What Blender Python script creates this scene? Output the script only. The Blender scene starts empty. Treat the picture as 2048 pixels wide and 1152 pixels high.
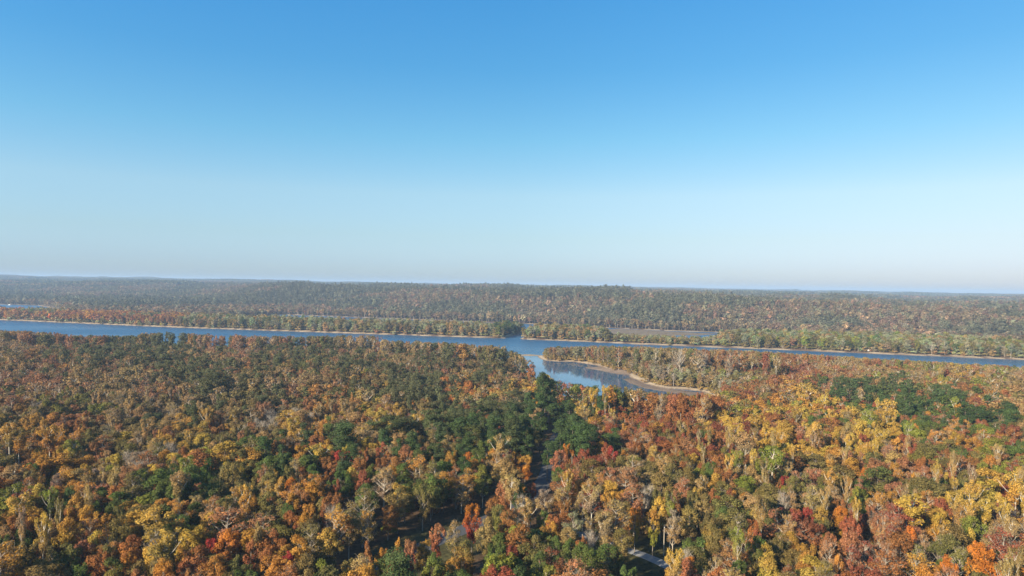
import bpy, math, random
import numpy as np
from mathutils import Matrix, Vector

# ------------------------------------------------------------------ camera, light, sky
scene = bpy.context.scene
F = 1365.0                                  # focal length in pixels of a 2048-wide picture
CAM = np.array([0.0, 0.0, 98.0])
ROLL = math.radians(0.92); PITCH = math.radians(-0.20)
right = np.array([math.cos(ROLL), 0, math.sin(ROLL)])
fwd0 = np.array([0, math.cos(PITCH), math.sin(PITCH)])
right = right - fwd0 * right.dot(fwd0); right /= np.linalg.norm(right)
up = np.cross(right, fwd0)
cd = bpy.data.cameras.new("camera"); cam = bpy.data.objects.new("camera", cd)
scene.collection.objects.link(cam); scene.camera = cam
cam.matrix_world = Matrix(((right[0], up[0], -fwd0[0], CAM[0]), (right[1], up[1], -fwd0[1], CAM[1]),
                           (right[2], up[2], -fwd0[2], CAM[2]), (0, 0, 0, 1)))
cd.sensor_width = 36; cd.lens = 36 * F / 2048; cd.clip_start = 1; cd.clip_end = 60000

SUN_AZ = math.radians(-134); SUN_EL = math.radians(24)
sun_dir = Vector((math.sin(SUN_AZ) * math.cos(SUN_EL), math.cos(SUN_AZ) * math.cos(SUN_EL), math.sin(SUN_EL)))
sl = bpy.data.lights.new("sun", 'SUN'); sl.energy = 5.0; sl.angle = math.radians(0.5); sl.color = (1.0, 0.86, 0.64)
so = bpy.data.objects.new("sun", sl); scene.collection.objects.link(so)
so.rotation_euler = (-sun_dir).to_track_quat('-Z', 'Y').to_euler(); so.location = (-300, -300, 400)

w = bpy.data.worlds.new("World"); scene.world = w; w.use_nodes = True
nt = w.node_tree; bg = nt.nodes['Background']
sky = nt.nodes.new('ShaderNodeTexSky'); sky.sky_type = 'NISHITA'; sky.sun_disc = False
sky.sun_elevation = SUN_EL; sky.sun_rotation = SUN_AZ; sky.altitude = 100
sky.air_density = 1.0; sky.dust_density = 0.6; sky.ozone_density = 1.6
# clear autumn sky: the physical sky, its blue deepened with the height above the horizon
tc = nt.nodes.new('ShaderNodeTexCoord'); sx = nt.nodes.new('ShaderNodeSeparateXYZ'); rp_ = nt.nodes.new('ShaderNodeValToRGB'); ml = nt.nodes.new('ShaderNodeVectorMath'); ml.operation = 'MULTIPLY'
nt.links.new(tc.outputs['Generated'], sx.inputs[0]); nt.links.new(sx.outputs['Z'], rp_.inputs[0])
SKY_TINT = [(.0, (.355, .42, .64)), (.03, (.365, .425, .63)), (.07, (.425, .46, .55)), (.13, (.51, .55, .575)), (.208, (.37, .58, .63)), (.30, (.26, .57, .70)), (.386, (.225, .60, .79)), (.6, (.21, .5, .72))]
while len(rp_.color_ramp.elements) < len(SKY_TINT): rp_.color_ramp.elements.new(.5)
for el, (p_, c_) in zip(rp_.color_ramp.elements, SKY_TINT): el.position = p_; el.color = c_ + (1,)
nt.links.new(sky.outputs[0], ml.inputs[0]); nt.links.new(rp_.outputs[0], ml.inputs[1])
r2_ = nt.nodes.new('ShaderNodeValToRGB'); m2_ = nt.nodes.new('ShaderNodeVectorMath'); m2_.operation = 'MULTIPLY'; mm_ = nt.nodes.new('ShaderNodeMapRange'); mm_.inputs[1].default_value = -1; mm_.inputs[2].default_value = 1
nt.links.new(sx.outputs['X'], mm_.inputs[0]); nt.links.new(mm_.outputs[0], r2_.inputs[0])
r2_.color_ramp.elements.new(.5)
for el, (p_, c_) in zip(r2_.color_ramp.elements, [(.2, (.90, 1.0, 1.03)), (.5, (.8, .84, .83)), (.8, (.88, .80, .76))]): el.position = p_; el.color = c_ + (1,)
nt.links.new(ml.outputs[0], m2_.inputs[0]); nt.links.new(r2_.outputs[0], m2_.inputs[1]); sc2_ = nt.nodes.new('ShaderNodeVectorMath'); sc2_.operation = 'SCALE'; sc2_.inputs['Scale'].default_value = 1.22
nt.links.new(m2_.outputs[0], sc2_.inputs[0]); nt.links.new(sc2_.outputs[0], bg.inputs[0]); bg.inputs[1].default_value = 0.122
vs = scene.view_settings; vs.view_transform = 'Standard'; vs.look = 'None'; vs.exposure = 1.0; vs.gamma = 1.0
scene.cycles.max_bounces = 5; scene.cycles.diffuse_bounces = 2; scene.cycles.glossy_bounces = 2
scene.cycles.transmission_bounces = 3; scene.cycles.volume_bounces = 1; scene.cycles.transparent_max_bounces = 4

rng = np.random.default_rng(7); random.seed(7)
COL = scene.collection

# ------------------------------------------------------------------ helpers
def hor(px): return 571.2 + (px - 1024) * 0.01606
def W(px, py, z=0.0):
    "world point where the sight line of a photo pixel meets height z"
    d = fwd0 + right * ((px - 1024) / F) + up * ((576 - py) / F)
    t = (z - CAM[2]) / d[2]
    return (CAM[0] + d[0] * t, CAM[1] + d[1] * t)
def WD(px, D): return ((px - 1024) / F * D, D)
def project(x, y, z):
    v = np.stack([np.asarray(x) - CAM[0], np.asarray(y) - CAM[1], np.asarray(z) - CAM[2]], -1)
    d = v @ fwd0; d = np.where(np.abs(d) < 1, 1, d)
    return 1024 + F * (v @ right) / d, 576 - F * (v @ up) / d, d
def sdist(px, py, poly):
    "signed distance to a polygon, positive inside"
    P = np.asarray(poly, float); n = len(P)
    px = np.asarray(px, float); py = np.asarray(py, float)
    best = np.full(px.shape, 1e18); inside = np.zeros(px.shape, bool)
    for i in range(n):
        a = P[i]; b = P[(i + 1) % n]; e = b - a
        wx = px - a[0]; wy = py - a[1]
        t = np.clip((wx * e[0] + wy * e[1]) / (e[0]**2 + e[1]**2 + 1e-12), 0, 1)
        best = np.minimum(best, (wx - t * e[0])**2 + (wy - t * e[1])**2)
        c = ((a[1] <= py) != (b[1] <= py))
        if abs(e[1]) > 1e-9:
            inside ^= c & (px < a[0] + (py - a[1]) * e[0] / e[1])
    return np.where(inside, 1, -1) * np.sqrt(best)
_T = rng.random((256, 256))
def vnoise(x, y, s, seed=0):
    x = np.asarray(x) / s + seed * 17.3; y = np.asarray(y) / s + seed * 9.1
    ix = np.floor(x).astype(int); iy = np.floor(y).astype(int); fx = x - ix; fy = y - iy
    fx = fx * fx * (3 - 2 * fx); fy = fy * fy * (3 - 2 * fy)
    g = lambda a, b: _T[a % 256, b % 256]
    return (g(ix, iy) * (1 - fx) + g(ix + 1, iy) * fx) * (1 - fy) + (g(ix, iy + 1) * (1 - fx) + g(ix + 1, iy + 1) * fx) * fy
def sstep(a, b, x):
    t = np.clip((np.asarray(x) - a) / (b - a), 0, 1); return t * t * (3 - 2 * t)

def mesh_from(name, V, Fc, mats=(), attrs=(), mat_idx=None, smooth=False):
    m = bpy.data.meshes.new(name)
    V = np.asarray(V, np.float32); Fc = np.asarray(Fc, np.int32); k = Fc.shape[1]
    m.vertices.add(len(V)); m.vertices.foreach_set("co", V.ravel())
    m.loops.add(Fc.size); m.loops.foreach_set("vertex_index", Fc.ravel())
    m.polygons.add(len(Fc)); m.polygons.foreach_set("loop_start", np.arange(0, Fc.size, k, dtype=np.int32))
    m.polygons.foreach_set("loop_total", np.full(len(Fc), k, np.int32))
    for mt in mats: m.materials.append(mt)
    if mat_idx is not None: m.polygons.foreach_set("material_index", np.asarray(mat_idx, np.int32))
    m.polygons.foreach_set("use_smooth", np.full(len(Fc), smooth))
    for nm, typ, dom, data in attrs:
        a = m.attributes.new(nm, typ, dom)
        a.data.foreach_set("color" if 'COLOR' in typ else ("vector" if typ == 'FLOAT_VECTOR' else "value"), np.asarray(data).ravel())
    m.update(calc_edges=True); return m
def add(name, data, label=None, cat=None, kind=None, group=None, parent=None, loc=None):
    o = bpy.data.objects.new(name, data); COL.objects.link(o)
    if label: o['label'] = label
    if cat: o['category'] = cat
    if kind: o['kind'] = kind
    if group: o['group'] = group
    if parent: o.parent = parent
    if loc is not None: o.location = loc
    return o
def mat(name):
    m = bpy.data.materials.new(name); m.use_nodes = True
    m.node_tree.nodes.clear(); return m, m.node_tree
def node(t, kind, **kw):
    n = t.nodes.new(kind)
    for k, v in kw.items():
        if isinstance(k, str) and k.startswith('i_'): n.inputs[int(k[2:])].default_value = v
        else: setattr(n, k, v)
    return n
def simple_mat(name, col, rough=0.8, nscale=None, namp=0.3, metallic=0.0):
    m, t = mat(name)
    out = node(t, 'ShaderNodeOutputMaterial'); b = node(t, 'ShaderNodeBsdfPrincipled')
    b.inputs['Roughness'].default_value = rough; b.inputs['Metallic'].default_value = metallic
    t.links.new(b.outputs[0], out.inputs[0])
    g = node(t, 'ShaderNodeNewGeometry'); n = node(t, 'ShaderNodeTexNoise'); n.inputs['Scale'].default_value = nscale or 1.0
    n.inputs['Detail'].default_value = 5
    t.links.new(g.outputs['Position'], n.inputs['Vector'])
    r = node(t, 'ShaderNodeValToRGB')
    r.color_ramp.elements[0].position = 0.3; r.color_ramp.elements[1].position = 0.7
    r.color_ramp.elements[0].color = tuple(c * (1 - namp) for c in col) + (1,)
    r.color_ramp.elements[1].color = tuple(min(1, c * (1 + namp)) for c in col) + (1,)
    t.links.new(n.outputs[0], r.inputs[0]); t.links.new(r.outputs[0], b.inputs['Base Color'])
    return m

# leaves: two colours of the tree (crown top, crown base) come from the tree itself, small variation from each leaf
leaf_mat, t = mat("leaves")
out = node(t, 'ShaderNodeOutputMaterial')
ca = node(t, 'ShaderNodeAttribute', attribute_type='INSTANCER', attribute_name='cola')
cb = node(t, 'ShaderNodeAttribute', attribute_type='INSTANCER', attribute_name='colb')
hh = node(t, 'ShaderNodeAttribute', attribute_type='GEOMETRY', attribute_name='hgt')
vv = node(t, 'ShaderNodeAttribute', attribute_type='GEOMETRY', attribute_name='var')
mx = node(t, 'ShaderNodeMix', data_type='RGBA')
t.links.new(hh.outputs['Fac'], mx.inputs[0]); t.links.new(cb.outputs['Color'], mx.inputs[6]); t.links.new(ca.outputs['Color'], mx.inputs[7])
sc_ = node(t, 'ShaderNodeVectorMath', operation='SCALE')
t.links.new(mx.outputs[2], sc_.inputs[0]); t.links.new(vv.outputs['Fac'], sc_.inputs['Scale'])
df = node(t, 'ShaderNodeBsdfDiffuse'); tr = node(t, 'ShaderNodeBsdfTranslucent'); ms = node(t, 'ShaderNodeMixShader', i_0=0.22)
t.links.new(sc_.outputs[0], df.inputs[0]); t.links.new(sc_.outputs[0], tr.inputs[0])
t.links.new(df.outputs[0], ms.inputs[1]); t.links.new(tr.outputs[0], ms.inputs[2]); t.links.new(ms.outputs[0], out.inputs[0])
bark_pale = simple_mat("bark_pale", (0.36, 0.30, 0.235), 0.9, 1.2, 0.3)
bark_white = simple_mat("bark_white", (0.52, 0.46, 0.37), 0.9, 1.2, 0.25)
bark_dark = simple_mat("bark_dark", (0.15, 0.115, 0.085), 0.9, 1.2, 0.35)
bark_mid = simple_mat("bark_grey", (0.27, 0.22, 0.17), 0.9, 1.2, 0.35)

# ------------------------------------------------------------------ tree shapes
def tube(pts, rad, sides=4):
    pts = np.asarray(pts, float); n = len(pts); V = []; Q = []
    for i in range(n):
        d = pts[min(i + 1, n - 1)] - pts[max(i - 1, 0)]; d /= np.linalg.norm(d) + 1e-9
        a = np.cross(d, [0.31, 0.2, 0.93] if abs(d[2]) < 0.9 else [1, 0, 0]); a /= np.linalg.norm(a) + 1e-9
        b = np.cross(d, a)
        for k in range(sides):
            th = 2 * math.pi * k / sides
            V.append(pts[i] + rad[i] * (a * math.cos(th) + b * math.sin(th)))
    for i in range(n - 1):
        for k in range(sides):
            k2 = (k + 1) % sides
            Q.append((i * sides + k, i * sides + k2, (i + 1) * sides + k2, (i + 1) * sides + k))
    return V, Q

# form: H, R, crown base, lumps, lump radius, leaves, leaf size, trunk r, twigs per lump, bark
FORMS = {
 'r': dict(H=18.0, R=4.6, zb=5.5, K=44, lr=1.12, n=6800, s=0.31, tr=.26, tw=3, bark='mid', shape='round'),
 'v': dict(H=23.0, R=4.0, zb=12.0, K=30, lr=.95, n=3800, s=0.30, tr=.24, tw=6, bark='white', shape='vase'),
 'c': dict(H=18.0, R=2.5, zb=4.0, K=26, lr=.85, n=3800, s=0.30, tr=.18, tw=3, bark='mid', shape='column'),
 'm': dict(H=17.0, R=3.9, zb=4.0, K=44, lr=.86, n=5900, s=0.29, tr=.22, tw=5, bark='mid', shape='fan'),
 's': dict(H=19.0, R=4.2, zb=6.5, K=38, lr=.95, n=3300, s=0.28, tr=.22, tw=8, bark='pale', shape='round'),
 'b': dict(H=18.0, R=3.6, zb=7.0, K=40, lr=1.0, n=170, s=0.28, tr=.25, tw=16, bark='pale', shape='fan'),
 'p': dict(H=23.0, R=4.1, zb=9.0, K=34, lr=1.15, n=5600, s=0.32, tr=.27, tw=3, bark='dark', shape='pine'),
 'u': dict(H=7.0, R=3.0, zb=0.6, K=14, lr=1.0, n=1500, s=0.33, tr=.1, tw=2, bark='mid', shape='round'),
}
def tree_arrays(form, seed, lod=0):
    f = FORMS[form]; r = np.random.default_rng(seed * 101 + ord(form))
    H, R, zb = f['H'], f['R'], f['zb']; ch = H - zb; K = f['K'] if lod == 0 else int(f['K'] * (.75, .45)[lod - 1])
    lean = r.normal(0, .35, 2)
    def axis(z): return np.array([lean[0] * (z / H)**1.5, lean[1] * (z / H)**1.5, z])
    C = []; tries = 0
    while len(C) < K and tries < 4000:
        tries += 1
        th = r.uniform(0, 2 * math.pi); q = r.uniform(0, 1) ** .5; zf = r.uniform(0, 1)
        if f['shape'] == 'round':
            prof = math.sqrt(max(0, 1 - ((zf - .42) / .60)**2)) if zf > .42 else math.sqrt(max(0, 1 - ((zf - .42) / .56)**2)) * .95
            q = max(q, .45)
        elif f['shape'] == 'vase':
            prof = (0.12 + .95 * zf ** .8) if zf < .72 else math.sqrt(max(0, 1 - ((zf - .72) / .32)**2)); zf = max(zf, r.uniform(.0, .6))
            q = max(q, .35)
        elif f['shape'] == 'column':
            prof = math.sqrt(max(0, 1 - (abs(zf - .45) / .6)**2.4))
        elif f['shape'] == 'fan':
            prof = (.25 + zf * 1.35) if zf < .5 else math.sqrt(max(0, 1 - ((zf - .5) / .56)**2))
        else:
            prof = math.sqrt(max(0, 1 - (abs(zf - .5) / .56)**2)) * (.8 + .2 * math.sin(zf * 14 + seed)); q = max(q, .35)
        asym = 1 + .22 * math.sin(th * 2 + seed) + .13 * math.sin(th * 3 + seed * 2.1)
        rad = (R - f['lr'] * .5) * prof * q * asym
        p = axis(zb + f['lr'] * .4 + zf * (ch - f['lr'] * 1.1)) + np.array([math.cos(th) * rad, math.sin(th) * rad, 0])
        if f['shape'] != 'column' and C and min(np.linalg.norm(p - c) for c in C) < f['lr'] * (.8 if lod == 0 else 1.0) and tries < 2500: continue
        C.append(p)
    C = np.array(C); K = len(C)
    lr = f['lr'] * r.uniform(.7, 1.35, K) * (1, 1.12, 1.45)[lod]
    # leaves
    n = (f['n'], int(f['n'] * .19), int(f['n'] * .042))[lod]; s = f['s'] * (1, 1.95, 3.9)[lod]
    wts = lr**2; idx = r.choice(K, n, p=wts / wts.sum())
    d = r.normal(0, 1, (n, 3)); d[:, 2] += .35; d /= np.linalg.norm(d, axis=1)[:, None]
    rr = lr[idx] * r.uniform(.55, 1.12, n)
    if form == 'u': d[:, 2] = np.abs(d[:, 2])
    if form in 'mc': sc3 = np.array([.85, .85, 1.45])
    elif form == 'p': sc3 = np.array([1.2, 1.2, .85])
    elif form == 'v': sc3 = np.array([.95, .95, 1.15])
    else: sc3 = np.array([1.1, 1.1, .85])
    P = C[idx] + d * rr[:, None] * sc3
    cen = axis(zb + ch * .4); oc = P - cen; oc /= np.linalg.norm(oc, axis=1)[:, None] + 1e-9
    N = d * .75 + oc * .45 + r.normal(0, .5, (n, 3)); N[:, 2] += .15; N /= np.linalg.norm(N, axis=1)[:, None]
    T1 = np.cross(N, r.normal(0, 1, (n, 3))); T1 /= np.linalg.norm(T1, axis=1)[:, None]; T2 = np.cross(N, T1)
    sz = s * r.uniform(.55, 1.25, n)[:, None]
    a = T1 * sz * .75; b = T2 * sz * .5
    LV = np.stack([P + a, P + b + a * .1, P - a, P - b - a * .1], 1).reshape(-1, 3)
    LF = np.arange(n * 4).reshape(n, 4)
    hgt = np.clip((P[:, 2] - zb) / ch * 1.5 - .35 + r.normal(0, .16, n), 0, 1)
    lv = r.uniform(.78, 1.22, K); var = lv[idx] * r.uniform(.68, 1.32, n)
    # trunk, limbs, twigs
    TV = []; TF = []
    def addt(pts, rad, sides):
        v, q = tube(pts, rad, sides); o = len(TV); TV.extend(v); TF.extend([tuple(i + o for i in x) for x in q])
    top = H - ch * (.12 if f['shape'] in ('pine', 'column') else .3)
    zs = np.linspace(-1.0, top, 7); tr = f['tr'] * (1, 1.1, 1.3)[lod]
    addt([axis(max(z, 0)) + (0, 0, min(z, 0)) for z in zs], [tr * (1.15 - .85 * (z + 1) / (top + 1)) for z in zs], 6 if lod == 0 else 4)
    if lod < 2:
        for k in range(K):
            if lod == 1 and k % 2 and form not in 'bsv': continue
            c = C[k]; hr = math.hypot(c[0], c[1])
            z0 = c[2] - (hr * (1.25 if f['shape'] in ('vase', 'fan') else .7) + .5)
            if f['shape'] == 'pine': z0 = c[2] - hr * .15
            z0 = float(np.clip(z0, zb * .75 if f['shape'] != 'pine' else zb, top))
            a0 = axis(z0); mid = a0 * .5 + c * .5 + np.array([0, 0, -.08 * hr]) + r.normal(0, .15, 3)
            br = .035 + .05 * hr / R + (.03 if form in 'bsv' else 0); br *= (1, 1.5)[lod]
            addt([a0, mid, c], [br * 1.3, br * .9, br * .45], 3)
            tw = f['tw'] if lod == 0 else f['tw'] // 3
            for q in range(tw):
                e = c + (r.normal(0, 1, 3) * np.array([.6, .6, .55]) + np.array([0, 0, .5]) + oc[0] * 0) * lr[k] * (1.25 if form in 'bs' else .9)
                s0 = mid * (1 - (q % 3) * .5) + c * ((q % 3) * .5)
                tb = (.022, .034)[lod] if form in 'bs' else (.016, .026)[lod]
                addt([s0, e], [tb * 1.4, tb * .5], 3)
    return np.array(LV), LF, hgt, var, np.array(TV), np.array(TF)
BARK = {'white': bark_white, 'pale': bark_pale, 'dark': bark_dark, 'mid': bark_mid}
NV = {'r': 5, 'v': 4, 'c': 3, 'm': 4, 's': 4, 'b': 3, 'p': 4, 'u': 2}
ORDER = [(f, k) for f in 'rvcmsbpu' for k in range(NV[f])]
PICK = {fk: i for i, fk in enumerate(ORDER)}
CROWN = {}; TRUNK = {}
def make_lod(lod):
    c = bpy.data.collections.new(("near trees", "middle trees", "far trees")[lod])
    for i, (f, k) in enumerate(ORDER):
        LV, LF, hg, va, TV, TF = tree_arrays(f, k + 1, lod)
        bk = BARK[FORMS[f]['bark']]
        if f == 'r' and k % 3 == 1: bk = bark_dark
        if f == 'm': bk = bark_mid
        if lod == 0:
            CROWN[(f, k)] = mesh_from("crown", LV, LF, [leaf_mat], [("hgt", 'FLOAT', 'FACE', hg), ("var", 'FLOAT', 'FACE', va)])
            TRUNK[(f, k)] = mesh_from("trunk", TV, TF, [bk], smooth=True)
        V = np.concatenate([LV, TV]); Q = np.concatenate([LF, TF + len(LV)])
        mi = np.r_[np.zeros(len(LF)), np.ones(len(TF))]
        m = mesh_from("tree", V, Q, [leaf_mat, bk], [("hgt", 'FLOAT', 'FACE', np.r_[hg, np.ones(len(TF))]), ("var", 'FLOAT', 'FACE', np.r_[va, np.ones(len(TF))])], mi)
        o = bpy.data.objects.new("tree_%d_%02d" % (lod, i), m); c.objects.link(o)
    return c
LODC = [make_lod(0), make_lod(1), make_lod(2)]

# far-away patches of crowns for the distant plateau
def patch_arrays(seed):
    r = np.random.default_rng(seed); n = 130; S = 70
    V = []; Fq = []; va = []; hg = []
    for i in range(n):
        c = np.array([r.uniform(-S, S), r.uniform(-S, S), r.uniform(7, 11)]); R = r.uniform(5, 9); tone = r.uniform(.55, 1.45); h = r.uniform(0, 1)
        k = 20; d = r.normal(0, 1, (k, 3)); d[:, 2] = np.abs(d[:, 2]); d /= np.linalg.norm(d, axis=1)[:, None]
        P = c + d * R * np.array([1, 1, 1.1]) * r.uniform(.7, 1, (k, 1)); N = d + r.normal(0, .3, (k, 3)); N /= np.linalg.norm(N, axis=1)[:, None]
        T1 = np.cross(N, [0.1, .2, 1.0]); T1 /= np.linalg.norm(T1, axis=1)[:, None]; T2 = np.cross(N, T1)
        s = R * .48
        q = np.stack([P + T1 * s, P + T2 * s, P - T1 * s, P - T2 * s], 1).reshape(-1, 3)
        Fq.append(np.arange(k * 4).reshape(k, 4) + sum(len(x) for x in V)); V.append(q); va += [tone * r.uniform(.8, 1.2) for _ in range(k)]; hg += [h] * k
    return np.concatenate(V), np.concatenate(Fq), hg, va
PATCHC = bpy.data.collections.new("distant woods")
for i in range(5):
    V, Q, hg, va = patch_arrays(i)
    PATCHC.objects.link(bpy.data.objects.new("woods_%02d" % i, mesh_from("woods", V, Q, [leaf_mat], [("hgt", 'FLOAT', 'FACE', hg), ("var", 'FLOAT', 'FACE', va)])))

def instancer_group(name, coll):
    g = bpy.data.node_groups.new(name, 'GeometryNodeTree')
    g.interface.new_socket("Geometry", in_out='INPUT', socket_type='NodeSocketGeometry')
    g.interface.new_socket("Geometry", in_out='OUTPUT', socket_type='NodeSocketGeometry')
    gi = g.nodes.new('NodeGroupInput'); go = g.nodes.new('NodeGroupOutput')
    ci = g.nodes.new('GeometryNodeCollectionInfo'); ci.inputs['Collection'].default_value = coll
    ci.inputs['Separate Children'].default_value = True; ci.inputs['Reset Children'].default_value = True
    ip = g.nodes.new('GeometryNodeInstanceOnPoints'); ip.inputs['Pick Instance'].default_value = True
    def na(nm, typ):
        a = g.nodes.new('GeometryNodeInputNamedAttribute'); a.data_type = typ; a.inputs[0].default_value = nm; return a.outputs[0]
    g.links.new(gi.outputs[0], ip.inputs['Points']); g.links.new(ci.outputs[0], ip.inputs['Instance'])
    g.links.new(na('pick', 'INT'), ip.inputs['Instance Index']); g.links.new(na('rot', 'FLOAT_VECTOR'), ip.inputs['Rotation'])
    g.links.new(na('scl', 'FLOAT_VECTOR'), ip.inputs['Scale']); g.links.new(ip.outputs[0], go.inputs[0])
    return g
GRP = [instancer_group("plant near trees", LODC[0]), instancer_group("plant middle trees", LODC[1]), instancer_group("plant far trees", LODC[2]),
       instancer_group("plant distant woods", PATCHC)]

# ------------------------------------------------------------------ palette of leaf colours (albedo)
PAL = {
 'P': (.068, .100, .036), 'G': (.100, .130, .034), 'L': (.220, .220, .038), 'O': (.185, .145, .048), 'Y': (.455, .290, .058),
 'A': (.430, .215, .045), 'R': (.300, .128, .045), 'M': (.265, .085, .045), 'C': (.330, .050, .040), 'N': (.500, .175, .030),
 'T': (.340, .220, .085), 'S': (.350, .155, .075), 'B': (.260, .190, .125), 'W': (.270, .265, .140)}
NAMES = {'P': 'dark-green', 'G': 'green', 'L': 'yellow-green', 'O': 'olive', 'Y': 'golden-yellow', 'A': 'amber', 'R': 'rust-brown', 'M': 'maroon',
 'C': 'crimson', 'N': 'bright-orange', 'T': 'tan', 'S': 'dusty-pink', 'B': 'grey-twigged', 'W': 'pale-sage'}
GRID_Y = [672, 695, 715, 735, 757, 782, 807, 832, 857, 885, 915, 950, 990, 1035, 1085, 1135]
GRID = ["OSTOPOTSOOPPPPPRRRROOTOTTTWTWWWW", "TSSPPPSSSSOMOPORORROOTTWTWTWTWWW", "ORPPPPTSPPOTTPOTPOROTORTRSTTWLWO",
 "TSTOOPPOOGPPOMOOPOYOTSRMMRTRLTTL", "SSOTTOPOTTOOPPAGSPRYOSMRRSSTTYOT", "SBTTSOTOPSAGPPNYYYGOGRRROYPPGRRT",
 "ATLTTOOOORAYYOGGPPMGOORAAYGGPPRT", "OARTOTYRBATSYSPPPPYRRRRYYRYYGGPG", "YAAOOYOSOYRYPPPPPPARMRMYYRYYGAGO",
 "AAAOTYOGARYTPSGGPPPSRMRYYAYYSRAG", "OAYOBAYOGGRRAGAATMMOOORSRTASTORL", "RTASLGGGYGRMGOAGTTSTTOOTOSSASOYL",
 "LYAGGGGAAARGOOGGTRTAOOGOTTRSTAYY", "YYAOOYAAYOAOOOGGGOWTAOOOTRMSSYYT", "GOOAYRAAAROORGGGGGTGOOGOOASSMOLN", "AOGOOROARAOOGGGLLGGGOYSNOYRMSNON"]
assert all(len(g) == 32 for g in GRID), [len(g) for g in GRID]
FORM_OF = {'P': 'p', 'G': 'rrrm', 'L': 'rmv', 'O': 'rmsmrr', 'Y': 'rrvmrvc', 'A': 'rmsmrsc', 'R': 'rmmsrmc', 'M': 'mmcs', 'C': 'mr', 'N': 'mr', 'T': 'ssrv', 'S': 'mmss', 'B': 'bbs', 'W': 'rrs'}
SECOND = {'P': 'P', 'G': 'GGO', 'L': 'LGO', 'O': 'OOTG', 'Y': 'YYAO', 'A': 'AART', 'R': 'RRTM', 'M': 'MMR', 'C': 'CM', 'N': 'NA', 'T': 'TTOB', 'S': 'SRT', 'B': 'BT', 'W': 'WO'}

# ------------------------------------------------------------------ the lie of the land
near_land = [(-1800, -400), (-1800, 1250), WD(-900, 1050), WD(0, 940), WD(100, 905), WD(200, 868), WD(330, 880), WD(500, 880), WD(740, 915), WD(800, 850), WD(950, 822), WD(1018, 790),
   WD(1040, 745), WD(1060, 700), WD(1078, 640), WD(1090, 590), WD(1112, 545), WD(1180, 515), WD(1250, 503), WD(1310, 490), WD(1370, 484), WD(1430, 500), WD(1440, 580),
   W(1415, 789), W(1395, 783), W(1360, 778), W(1320, 776), W(1290, 768), W(1268, 757), W(1258, 748), W(1240, 745), W(1210, 738), W(1190, 730), W(1150, 724), W(1110, 723), W(1086, 721),
   W(1080, 714), WD(1086, 985), WD(1150, 965), WD(1300, 915), WD(1500, 872), WD(1750, 800), WD(2048, 735), WD(2500, 650), (1500, 600), (1800, -400)]
spit = [W(1036, 709), W(1060, 708.5), W(1080, 710), W(1078, 712), W(1050, 712), W(1030, 713)]
bar = [W(1165, 735), W(1195, 733.5), W(1225, 738), W(1262, 745), W(1275, 750), W(1240, 749), W(1200, 741)]
mud = [W(1245, 757), W(1262, 757), W(1290, 770), W(1340, 778), W(1410, 786), W(1418, 793), W(1380, 790), W(1335, 784), W(1292, 777), W(1262, 767)]
isl_a = [(-2200, 1900), W(-300, 635), W(0, 640), W(350, 655), W(700, 667), W(1010, 677), W(1016, 673), WD(1050, 1400), WD(1050, 1450), WD(900, 1430), WD(700, 1470), WD(500, 1560), WD(350, 1660), WD(120, 1745), WD(0, 1760), (-2600, 2200)]
isl_b = [W(1037, 678), W(1180, 684), W(1300, 690), W(1520, 698), W(1735, 707), W(2048, 720), W(2400, 733), (2400, 900), (2400, 1100), WD(2048, 1190), WD(1750, 1320), WD(1500, 1330), WD(1445, 1290), WD(1400, 1245), WD(1330, 1250),
         WD(1225, 1290), WD(1190, 1400), WD(1064, 1400)]
marsh = [W(1185, 660), W(1240, 657.5), W(1340, 663), W(1440, 667.5), W(1400, 671), W(1345, 671), W(1330, 677), W(1222, 677)]
far_land = [(-9000, 3200), (-3500, 2900), WD(-300, 2650), WD(0, 2480), WD(75, 2440), WD(110, 2200), WD(140, 1830), WD(300, 1760), WD(450, 1750), WD(530, 1930), W(560, 629), W(720, 635), W(900, 642), W(1060, 648), W(1200, 655),
            W(1340, 662), W(1480, 666), W(1700, 675), W(2048, 692), W(2300, 702), (3000, 900), (9000, 600), (14000, 16000), (-14000, 16000)]

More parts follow.
